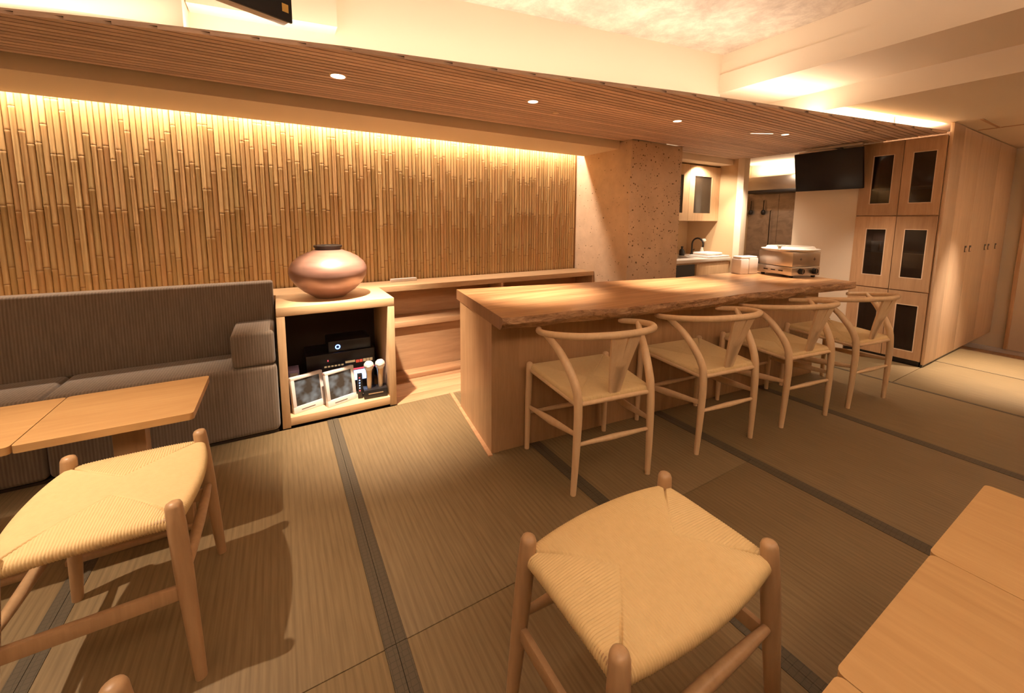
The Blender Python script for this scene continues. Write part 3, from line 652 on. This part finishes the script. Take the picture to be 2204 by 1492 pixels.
# ------------------------------------------------------------------ woven seat
def woven(a, b0, b1, bow, zc, pit, amp, spp, crown, rim=0.012, sag=0.006):
    """seat spanning x in [-w,w] (w from b0 at the back to b1 at the front) and y in [-a,a]"""
    ny = int(2*a/pit*spp); wm = max(b0, b1); nx = int(2*wm/pit*spp)
    nr = 7
    def axis(n):
        out = []
        for i in range(nr): th = PI*0.92*(1-i/nr); out.append((-1.0, -th))
        for i in range(n+1): out.append((-1+2*i/n, 0.0))
        for i in range(1, nr+1): th = PI*0.92*(i/nr); out.append((1.0, th))
        return out
    U, V = axis(nx), axis(ny)
    verts, faces = [], []
    for v, tv in V:
        for u, tu in U:
            w = (b0+(b1-b0)*(v*0.5+0.5))
            yy = a*v*(1.0 + bow*(1-u*u)); xx_ = w*u*(1+0.0*(1-v*v))
            dx, dy = w*(1-abs(u)), a*(1-abs(v))
            if dx < dy: s_ = v*a
            else: s_ = u*w
            rd = abs(math.sin(PI*s_/pit))
            gd = abs(dx-dy); groove = max(0.0, 1-gd/0.0045)
            z = zc + crown*(1-u*u)*(1-v*v) - sag*(abs(u)**4+abs(v)**4)*0.5 - groove*(0.0022+0.012*max(0.0, 1-min(dx, dy)/0.07))
            on_rim = max(abs(tu), abs(tv)) > 1e-6
            h_ = amp*(rd-0.5)*(1.5 if on_rim else 1.0)
            xx_ += (rim+(h_ if on_rim else 0))*math.sin(tu); yy += (rim+(h_ if on_rim else 0))*math.sin(tv)
            z -= rim*((1-math.cos(tu))+(1-math.cos(tv))) - h_*math.cos(tu)*math.cos(tv)
            verts.append((xx_, yy, z))
    n = len(U)
    for j in range(len(V)-1):
        for i in range(n-1):
            q = j*n+i; faces.append((q, q+1, q+n+1, q+n))
    mb = MB(); mb.v = verts; mb.f = faces; mb.m = [0]*len(faces)
    return mb

# ------------------------------------------------------------------ wishbone chairs at the counter
def spl(pts, n):
    """Catmull-Rom through points"""
    P = [Vector(p) for p in pts]; P = [2*P[0]-P[1]] + P + [2*P[-1]-P[-2]]; out = []
    for i in range(1, len(P)-2):
        for k in range(n):
            t_ = k/n; a, b, c, d = P[i-1], P[i], P[i+1], P[i+2]
            out.append(0.5*((2*b)+(c-a)*t_+(2*a-5*b+4*c-d)*t_*t_+(3*b-a-3*c+d)*t_**3))
    out.append(P[-2]); return out
def make_chair(label, group):
    t = thing('wishbone_chair', label, 'chair', (0,0,0), 0, group)
    for s in (-1, 1):
        MB().tube([(s*0.243, 0.205, 0), (s*0.240, 0.203, 0.25), (s*0.236, 0.200, 0.43), (s*0.235, 0.199, 0.468), (s*0.235, 0.199, 0.474)], [0.0125, 0.0165, 0.0175, 0.016, 0.010], 12).build('front_leg', 'oak', t, 60)
        path = spl([(s*0.205, -0.205, 0), (s*0.200, -0.212, 0.20), (s*0.195, -0.212, 0.40), (s*0.200, -0.190, 0.50), (s*0.225, -0.115, 0.61), (s*0.254, -0.045, 0.672), (s*0.268, -0.020, 0.692)], 5)
        rr = [0.0125+0.0065*math.sin(min(1, i/12)*PI/2)-0.007*max(0, (i-18)/12) for i in range(len(path))]
        MB().tube(path, rr, 12).build('rear_leg', 'oak', t, 60)
    rail = spl([(-0.235, 0.095, 0.677), (-0.264, 0.040, 0.684), (-0.276, -0.030, 0.694), (-0.258, -0.125, 0.707), (-0.195, -0.212, 0.718), (-0.10, -0.262, 0.725), (0, -0.277, 0.727),
                (0.10, -0.262, 0.725), (0.195, -0.212, 0.718), (0.258, -0.125, 0.707), (0.276, -0.030, 0.694), (0.264, 0.040, 0.684), (0.235, 0.095, 0.677)], 5)
    n = len(rail); MB().tube(rail, [0.0135+0.0025*math.sin(PI*i/(n-1)) if 0 < i < n-1 else 0.009 for i in range(n)], 12).build('top_rail', 'oak', t, 60)
    # Y-shaped splat: stem that forks into two arms
    def splat():
        mb = MB(); zs = [0.425, 0.49, 0.55, 0.60, 0.65, 0.69, 0.720]; out = []
        for z_ in zs:
            q = (z_-0.425)/0.295
            y_ = -0.196 - 0.083*q + 0.006*math.sin(q*PI)
            half = 0.027+0.050*q**1.1
            inner = max(0.0, (q-0.72)/0.28)*0.006
            out.append((z_, y_, inner, half))
        th = 0.0055
        for s in (-1, 1):
            vs_, fs = [], []
            for z_, y_, a_, b_ in out:
                ya, yb = y_+a_*a_*1.2, y_+b_*b_*1.6
                vs_ += [(s*a_, ya-th, z_), (s*b_, yb-th, z_), (s*b_, yb+th, z_), (s*a_, ya+th, z_)]
            for i in range(len(out)-1):
                for k in range(4):
                    fs.append((i*4+k, i*4+(k+1) % 4, (i+1)*4+(k+1) % 4, (i+1)*4+k))
            fs += [(0, 1, 2, 3), tuple(len(vs_)-4+k for k in (3, 2, 1, 0))]
            mb.add(vs_, fs)
        return mb
    splat().build('y_splat', 'oak', t, 40)
    se = woven(0.195, 0.190, 0.222, 0.0, 0.452, 0.0068, 0.0018, 4, -0.012, 0.014, 0.0)
    se.v = [(x, y_, z_+0.022*(y_/0.2)*0.5) for x, y_, z_ in se.v]
    se.build('woven_seat', 'paper_cord_chair', t, 80)
    for s in (-1, 1):
        MB().tube([(s*0.232, 0.19, 0.436), (s*0.198, -0.20, 0.416)], 0.011, 10).build('seat_rail', 'oak', t, 60)
        MB().tube([(s*0.240, 0.203, 0.235), (s*0.222, 0.0, 0.256), (s*0.199, -0.21, 0.280)], [0.010, 0.0215, 0.011], 10, flat=(0.42, 1.0)).build('side_stretcher', 'oak', t, 60)
    MB().tube([(-0.234, 0.198, 0.436), (0.234, 0.198, 0.436)], 0.011, 10).build('seat_rail', 'oak', t, 60)
    MB().tube([(-0.196, -0.208, 0.416), (0.196, -0.208, 0.416)], 0.011, 10).build('seat_rail', 'oak', t, 60)
    MB().tube([(-0.240, 0.203, 0.20), (0, 0.203, 0.20), (0.240, 0.203, 0.20)], [0.008, 0.013, 0.008], 10).build('front_stretcher', 'oak', t, 60)
    MB().tube([(-0.199, -0.211, 0.235), (0, -0.211, 0.235), (0.199, -0.211, 0.235)], [0.008, 0.0135, 0.008], 10).build('rear_stretcher', 'oak', t, 60)
    return t
CH = [((1.269, 1.248), -8.0, 'oak wishbone chair nearest the open cabinet, first in the row at the counter'),
      ((2.026, 1.182), -6.8, 'oak wishbone chair second from the open cabinet in the row at the counter'),
      ((2.707, 1.102), -8.0, 'oak wishbone chair third from the open cabinet in the row at the counter'),
      ((3.356, 1.018), -7.6, 'oak wishbone chair beside the glazed tall cabinet, last in the counter row')]
proto = make_chair(CH[0][2], 'wishbone chairs at the counter')
for i, ((x, y), a, lab) in enumerate(CH):
    o = proto if i == 0 else copy_tree(proto)
    o['label'] = lab; a = math.radians(a)
    o.location = (x-math.sin(a)*0.205, y+math.cos(a)*0.205, 0.0); o.rotation_euler = (0, 0, a)

# ------------------------------------------------------------------ stools
def make_stool(label, loc, rz, L, D, H=0.49, floor_splay=0.03):
    """L long side (local x), D short side (local y); posts rise a little above the woven seat"""
    t = thing('stool', label, 'stool', loc, rz, 'woven stools')
    hx, hy = L/2, D/2; post = {}
    for sx_ in (-1, 1):
        for sy_ in (-1, 1):
            tx, ty = sx_*hx, sy_*hy; bx, by = tx+sx_*floor_splay, ty+sy_*floor_splay
            P = lambda z_, bx=bx, by=by, tx=tx, ty=ty: (bx+(tx-bx)*z_/H, by+(ty-by)*z_/H, z_)
            MB().tube([P(0), P(0.12), P(0.30), P(0.42), P(H-0.012), P(H-0.004), P(H)], [0.0135, 0.0165, 0.0205, 0.0205, 0.0185, 0.0155, 0.008], 16).build('leg', 'oak_stool', t, 60)
            post[sx_, sy_] = P
    se = woven(hy-0.004, hx-0.004, hx-0.004, 0.16, H-0.028, 0.0060, 0.0022, 5, 0.004, 0.017, 0.010)
    se.build('woven_seat', 'paper_cord', t, 80)
    for sy_ in (-1, 1):                                            # long sides: turned rods
        p, q = post[-1, sy_](0.285), post[1, sy_](0.285)
        pts = [tuple(p[k]+(q[k]-p[k])*f for k in range(3)) for f in (0, 0.2, 0.5, 0.8, 1)]
        MB().tube(pts, [0.0085, 0.013, 0.0155, 0.013, 0.0085], 12).build('rod_stretcher', 'oak_stool', t, 60)
        MB().tube([post[-1, sy_](H-0.045), post[1, sy_](H-0.047)], 0.0075, 10).build('seat_rail', 'oak_stool', t, 60)
    for sx_ in (-1, 1):                                            # short sides: flat boards
        p, q = post[sx_, -1](0.25), post[sx_, 1](0.25); x_ = p[0]
        MB().box(x_-0.008, x_+0.008, p[1], q[1], 0.230, 0.268, bev=0.004).build('board_stretcher', 'oak_stool', t)
        MB().tube([post[sx_, -1](H-0.045), post[sx_, 1](H-0.047)], 0.0075, 10).build('seat_rail', 'oak_stool', t, 60)
    return t
make_stool('woven-seat stool standing alone in the middle of the tatami', (0.687, 0.557, 0), 0.0, 0.460, 0.281)
make_stool('woven-seat stool drawn up to the low table by the sofa', (-0.420, 1.440, 0), PI/2, 0.402, 0.312)
make_stool('stool at the bottom edge of the photo, only its post top showing', (-0.412, 0.563, 0), PI/2, 0.415, 0.312)

# ------------------------------------------------------------------ small tables
TW, TD, TZ = 0.428, 0.388, 0.53
def make_table(label, x, y, group, topmat):
    t = thing('small_table', label, 'table', (x, y, 0), 0, group)
    b = MB(); r = 0.012; poly = []
    for cx_, cy_, a0 in ((TW/2-r, TD/2-r, 0), (-TW/2+r, TD/2-r, 90), (-TW/2+r, -TD/2+r, 180), (TW/2-r, -TD/2+r, 270)):
        for k in range(4): poly.append((cx_+r*math.cos(math.radians(a0+30*k)), cy_+r*math.sin(math.radians(a0+30*k))))
    MB().prism(poly, TZ-0.024, TZ).build('table_top', topmat, t, 40)
    MB().box(-0.045, 0.045, -0.029, 0.029, 0.10, TZ-0.024, bev=0.003).build('column', 'oak_stool', t)
    MB().box(-0.185, 0.16, -0.030, 0.030, 0.018, 0.105, bev=0.004).build('foot_board', 'oak_stool', t)
    MB().box(-0.195, 0.17, -0.040, 0.040, 0.0, 0.020, bev=0.004).build('foot_runner', 'oak_stool', t)
    MB().box(-0.15, 0.15, -0.13, 0.13, TZ-0.036, TZ-0.024, bev=0.002).build('top_brace', 'oak_stool', t)
    return t
make_table('small wooden table in front of the sofa, its right edge free', -0.499, 1.895, 'small tables by the sofa', 'table_wood')
make_table('small table before the sofa, cut off by the left photo edge', -0.499-TW-0.003, 1.893, 'small tables by the sofa', 'table_wood')
for k, lab in enumerate(('small wooden table at the lower right edge, nearest the lone stool', 'small wooden table in the lower right, middle of the three', 'small wooden table in the lower right, farthest of the three')):
    make_table(lab, 0.476+k*0.4295, 0.206-TD/2+0.004*k, 'small tables at the lower right', 'table_wood_y')

# ------------------------------------------------------------------ tall glazed cabinet
CXF = 4.580
t = thing('tall_cabinet', 'tall built-in wooden cabinet with six glazed doors', 'cabinet')
MB().box(4.602, 4.98, 1.077, 1.093, 0.04, 1.89).box(4.602, 4.98, 1.59, 1.606, 0.04, 1.89).box(4.96, 4.98, 1.093, 1.59, 0.04, 1.89).build('carcass', 'cabinet_wood', t)
for z_ in (0.045, 0.62, 1.255, 1.875): MB().box(4.602, 4.96, 1.093, 1.59, z_, z_+0.015).build('shelf', 'cabinet_wood_h', t)
for z_ in (0.94, 1.50): MB().box(4.61, 4.96, 1.093, 1.59, z_, z_+0.008).build('glass_shelf', 'steel', t)
MB().box(4.610, 4.98, 1.085, 1.60, 0.0, 0.04).build('plinth', 'black', t)
ROWS = [(0.048, 0.626, 0.122, 0.510), (0.634, 1.258, 0.745, 1.145), (1.268, 1.895, 1.372, 1.780)]
COLS = [(1.077, 1.323, 1.128, 1.260), (1.327, 1.606, 1.387, 1.517)]
for z0, z1, pz0, pz1 in ROWS:
    for y0, y1, py0, py1 in COLS:
        d = MB()
        for bb in ((y0, py0, z0, z1), (py1, y1, z0, z1), (py0, py1, z0, pz0), (py0, py1, pz1, z1)): d.box(CXF, 4.600, *bb)
        d = d.build('door', 'cabinet_wood', t)
        MB().box(CXF+0.006, CXF+0.012, py0-0.001, py1+0.001, pz0-0.001, pz1+0.001).build('pane', 'cabinet_glass', d)
        e = 0.006
        MB().box(CXF-0.001, CXF+0.002, py0-e, py0, pz0-e, pz1+e).box(CXF-0.001, CXF+0.002, py1, py1+e, pz0-e, pz1+e).box(CXF-0.001, CXF+0.002, py0, py1, pz0-e, pz0).box(CXF-0.001, CXF+0.002, py0, py1, pz1, pz1+e).build('pane_bead', 'rim_white', d)
# things behind the panes
def bowl(x, y, z, r, h, label, mat='white_ceramic'):
    t = thing('bowl', label, 'bowl', (x, y, z), 0, 'crockery behind the panes')
    MB().lathe([(0.0, 0.0), (r*0.45, 0.0), (r*0.5, 0.006), (r*0.85, h*0.5), (r, h), (r*0.93, h), (r*0.78, h*0.5), (r*0.4, 0.012), (0, 0.012)], 24).build('body', mat, t, 50)
bowl(4.70, 1.205, 1.2705, 0.055, 0.10, 'white bowl glowing behind the upper pane nearest the wardrobe')
bowl(4.70, 1.46, 1.2705, 0.055, 0.09, 'steel bowl behind the upper pane nearest the wall screen', 'steel')
for k, (x, y, z, lab) in enumerate(((4.68, 1.48, 0.9485, 'stemless glass behind the middle pane, nearer the wall screen'), (4.68, 1.42, 0.9485, 'stemless glass behind the middle pane, beside another glass'))):
    g = thing('drinking_glass', lab, 'glass', (x, y, z), 0, 'crockery behind the panes')
    MB().lathe([(0.0, 0.0), (0.022, 0.0), (0.028, 0.09), (0.026, 0.09), (0.020, 0.005), (0, 0.005)], 18).build('body', 'white_plastic', g, 50)

# ------------------------------------------------------------------ wardrobe run
t = thing('wardrobe', 'full-height wooden wardrobe front beside the glazed cabinet', 'wardrobe')
MB().box(4.602, 4.888, 1.052, 1.074, 0.022, 1.985, bev=0.002).build('end_panel', 'wardrobe_wood', t)
WX = [4.892, 5.414, 6.05, 6.70]
for k in range(3): 
    d = MB().box(WX[k]+0.002, WX[k+1]-0.002, 1.054, 1.074, 0.022, 1.982, bev=0.002).build('door', 'wardrobe_wood', t)
    hx_ = {0: [WX[1]-0.075], 1: [WX[1]+0.065, WX[2]-0.065], 2: [WX[2]+0.06, WX[2]+0.33]}[k]
    for h_ in hx_:
        MB().box(h_-0.026, h_+0.026, 1.0505, 1.056, 0.945, 1.002, bev=0.003).build('handle', 'dark_metal', d)
        MB().box(h_-0.016, h_+0.016, 1.0490, 1.052, 0.952, 0.985).build('handle_inset', 'wardrobe_wood', d)
MB().box(4.99, 6.70, 1.078, 1.60, 0.02, 1.98).build('carcass', 'cabinet_wood', t)
MB().box(4.602, 5.645, 1.062, 1.076, 0.0, 0.022).build('plinth', 'black', t)

# ------------------------------------------------------------------ wall screen
t = thing('wall_television', 'black flat television mounted beside the glazed cabinet', 'television', (4.50, 1.81, 1.51), 0)
sh = Matrix.Rotation(math.radians(-14), 4, 'Y')
MB().box(-0.03, 0.0, -0.272, 0.262, 0.0, 0.36, bev=0.004).xf(sh).build('panel', 'screen_black', t)
MB().box(-0.001, 0.025, -0.20, 0.20, 0.04, 0.32, bev=0.006).xf(sh).build('back_casing', 'black', t)
MB().box(0.0, 0.098, -0.06, 0.06, 0.10, 0.20).build('wall_bracket', 'dark_metal', t)
t = thing('sound_bar', 'slim pale bar fixed above the wall television', 'bar', (4.45, 1.78, 1.880), 0)
MB().box(-0.02, 0.02, -0.22, 0.22, 0.0, 0.022, bev=0.004).build('body', 'silver_plastic', t)
MB().box(0.02, 0.15, -0.02, 0.02, 0.006, 0.016).build('arm', 'dark_metal', t)

# ------------------------------------------------------------------ things on the counter
t = thing('tabletop_cooker', 'square stainless steel cooker with two knobs on the counter', 'cooker', (3.513, 1.606, zt), math.radians(-15.5))
MB().box(0.0, 0.287, 0.0, 0.322, 0.016, 0.085, bev=0.004).build('lower_body', 'steel', t)
MB().box(0.002, 0.285, 0.002, 0.320, 0.088, 0.205, bev=0.004).build('upper_body', 'steel', t)
for a_, b_ in ((0.03, 0.03), (0.257, 0.03), (0.03, 0.292), (0.257, 0.292)):
    MB().lathe([(0.014, 0.0), (0.016, 0.016)], 14, (a_, b_, 0)).build('foot', 'black', t)
for x in (0.085, 0.225):
    k = MB().lathe([(0.0, 0.0), (0.024, 0.0), (0.022, 0.022), (0.0, 0.022)], 20).xf(Matrix.Translation((x, 0.0, 0.052)) @ Matrix.Rotation(PI/2, 4, 'X')).build('knob', 'black', t)
    MB().box(x-0.003, x+0.003, -0.024, -0.0215, 0.034, 0.070).build('knob_pointer', 'chrome', k)
    MB().box(x-0.012, x+0.012, 0.0008, 0.0022, 0.146, 0.151).box(x-0.0025, x+0.0025, 0.0008, 0.0022, 0.136, 0.161).build('cross_mark', 'ink', t)
for k in range(3): MB().box(-0.001, 0.001, 0.08+k*0.07, 0.12+k*0.07, 0.045, 0.055).build('vent_slot', 'dark_metal', t)
t2 = thing('round_lid', 'wide pale round lid resting on the stainless cooker', 'lid', (3.513+0.19, 1.606+0.115, zt+0.2055), 0)
MB().lathe([(0.0, 0.0), (0.17, 0.0), (0.205, 0.014), (0.207, 0.020), (0.175, 0.024), (0.165, 0.040), (0.158, 0.040), (0.150, 0.024), (0.0, 0.022)], 44).build('disc', 'white_ceramic', t2, 40)
MB().box(-0.19, -0.10, -0.012, 0.012, 0.0405, 0.050, bev=0.003).build('grip', 'silver_plastic', t2)
t = thing('napkin_stack', 'white folded napkins standing in a block beside the cooker', 'napkins', (3.425, 1.975, zt), math.radians(-12))
MB().box(-0.045, 0.045, -0.055, 0.045, 0.0, 0.130, bev=0.008).build('block', 'paper_white', t)
MB().box(0.05, 0.15, -0.055, 0.045, 0.0, 0.138, bev=0.010).build('block', 'paper_white', t)
MB().box(-0.04, 0.145, -0.05, 0.04, 0.125, 0.152, bev=0.010).build('fold', 'paper_white', t)

# ------------------------------------------------------------------ kitchen
t = thing('kitchen_wall_cabinet', 'wooden kitchen wall cabinet with dark panes beyond the concrete column', 'cabinet')
MB().box(3.40, 4.512, 2.92, 3.30, 1.212, 1.826, bev=0.002).build('carcass', 'hinoki_v', t)
for x0, x1, px0, px1 in ((3.962, 4.510, 4.053, 4.360), (3.410, 3.958, 3.50, 3.86)):
    d = MB()
    for bb in ((x0, px0, 1.212, 1.826), (px1, x1, 1.212, 1.826), (px0, px1, 1.212, 1.300), (px0, px1, 1.710, 1.826)): d.box(bb[0], bb[1], 2.90, 2.919, bb[2], bb[3])
    d = d.build('door', 'hinoki_v', t)
    MB().box(px0, px1, 2.906, 2.916, 1.30, 1.71).build('pane', 'cabinet_glass', d)
t = thing('kitchen_unit', 'low kitchen unit with a pale worktop beyond the column', 'kitchen unit')
MB().box(3.38, 4.50, 2.70, 3.30, 0.765, 0.80, bev=0.003).build('worktop', 'white_ceramic', t)
MB().box(3.38, 4.50, 2.735, 3.30, 0.0, 0.764).build('carcass', 'hinoki_v', t)
MB().box(3.90, 4.49, 2.712, 2.734, 0.02, 0.745, bev=0.002).build('door', 'hinoki_v', t)
MB().box(3.40, 3.88, 2.720, 2.734, 0.30, 0.745).build('oven_front', 'black', t)
MB().box(3.62, 4.06, 2.84, 3.20, 0.795, 0.8005).build('sink_rim', 'steel', t)
t = thing('kitchen_tap', 'dark curved tap at the kitchen sink', 'tap', (4.40, 3.14, 0.80), 0)
MB().lathe([(0.022, 0.0), (0.022, 0.01), (0.012, 0.02), (0.012, 0.05)], 16).build('base', 'dark_metal', t)
MB().tube([(0, 0, 0.04)]+[(0, -0.075+0.075*math.cos(a_), 0.13+0.075*math.sin(a_)) for a_ in [PI*k/10 for k in range(11)]]+[(0, -0.15, 0.10)], 0.010, 10).build('spout', 'dark_metal', t, 60)
MB().tube([(0.0, 0, 0.05), (0.05, 0.0, 0.065)], 0.006, 8).build('lever', 'dark_metal', t)
t = thing('dish_rack', 'white dish rack with a cloth on the kitchen worktop', 'dish rack', (4.30, 2.85, 0.8006), 0)
MB().box(-0.19, 0.19, -0.14, 0.14, 0.0, 0.022, bev=0.008).build('tray', 'white_plastic', t)
MB().box(-0.15, 0.12, -0.10, 0.10, 0.0225, 0.055, bev=0.012).build('folded_cloth', 'paper_white', t)
t = thing('soap_bottle', 'small dark bottle on the kitchen worktop by the column', 'bottle', (4.16, 3.10, 0.8002), 0)
MB().lathe([(0.03, 0.0), (0.032, 0.01), (0.032, 0.055), (0.02, 0.075), (0.010, 0.082), (0.010, 0.095)], 18).build('body', 'black', t, 50)
MB().lathe([(0.014, 0.095), (0.014, 0.11), (0.0, 0.112)], 14).build('cap', 'dark_metal', t)
t = thing('wall_flower', 'small pale ornament standing behind the kitchen tap', 'ornament', (4.465, 3.05, 0.8002), 0)
MB().lathe([(0.02, 0.0), (0.024, 0.05), (0.012, 0.085), (0.014, 0.095)], 16).build('vase', 'white_ceramic', t, 50)
MB().tube([(0, 0, 0.09), (0.01, -0.01, 0.16)], 0.003, 6).build('stem', 'dark_metal', t)
MB().lathe([(0.0, 0.15), (0.026, 0.165), (0.03, 0.18), (0.018, 0.197), (0.0, 0.20)], 14, (0.01, -0.01, 0)).build('bloom', 'paper_white', t, 50)
# range hood and steel backsplash
t = thing('range_hood', 'boxy range hood above the steel backsplash in the back kitchen', 'range hood')
MB().box(5.60, 5.858, 2.58, 3.215, 1.625, 1.802, bev=0.004).build('body', 'steel', t)
MB().box(5.585, 5.858, 2.57, 3.225, 1.588, 1.624, bev=0.003).build('lower_rim', 'dark_metal', t)
t = thing('backsplash', 'brushed steel backsplash with hanging utensils under the range hood', 'backsplash')
MB().box(5.846, 5.858, 2.14, 2.90, 0.55, 1.585).build('panel', 'backsplash_steel', t)
MB().box(5.846, 5.858, 2.904, 3.29, 0.55, 1.585).build('panel', 'backsplash_steel', t)
for k, (y, l, lab) in enumerate(((3.25, 0.13, 'dark ladle hanging on the steel backsplash, nearer the bright post'), (3.08, 0.13, 'dark spatula hanging on the steel backsplash beside the ladle'), (2.985, 0.50, 'long dark brush hanging on the steel backsplash, behind the cooker lid'))):
    u = thing('utensil', lab, 'utensil', (5.815, y, (1.50, 1.50, 1.36)[k]), 0, 'utensils on the backsplash')
    MB().tube([(0, 0, 0), (0, 0, -l)], 0.006, 8).build('handle', 'dark_metal', u)
    MB().lathe([(0.0, -l-0.07), (0.022, -l-0.06), (0.03, -l-0.03), (0.018, -l), (0.0, -l+0.005)], 14).build('head', 'dark_metal', u, 60)
    MB().tube([(0.030, 0, 0.004), (-0.004, 0, 0.004)], 0.004, 6).build('hook', 'steel', u)
t = thing('stove_bench', 'low steel bench below the backsplash in the back kitchen', 'bench')
MB().box(5.35, 5.84, 2.16, 3.29, 0.70, 0.74, bev=0.003).build('top', 'steel', t)
MB().box(5.38, 5.84, 2.18, 3.28, -0.2, 0.70).build('body', 'dark_metal', t)
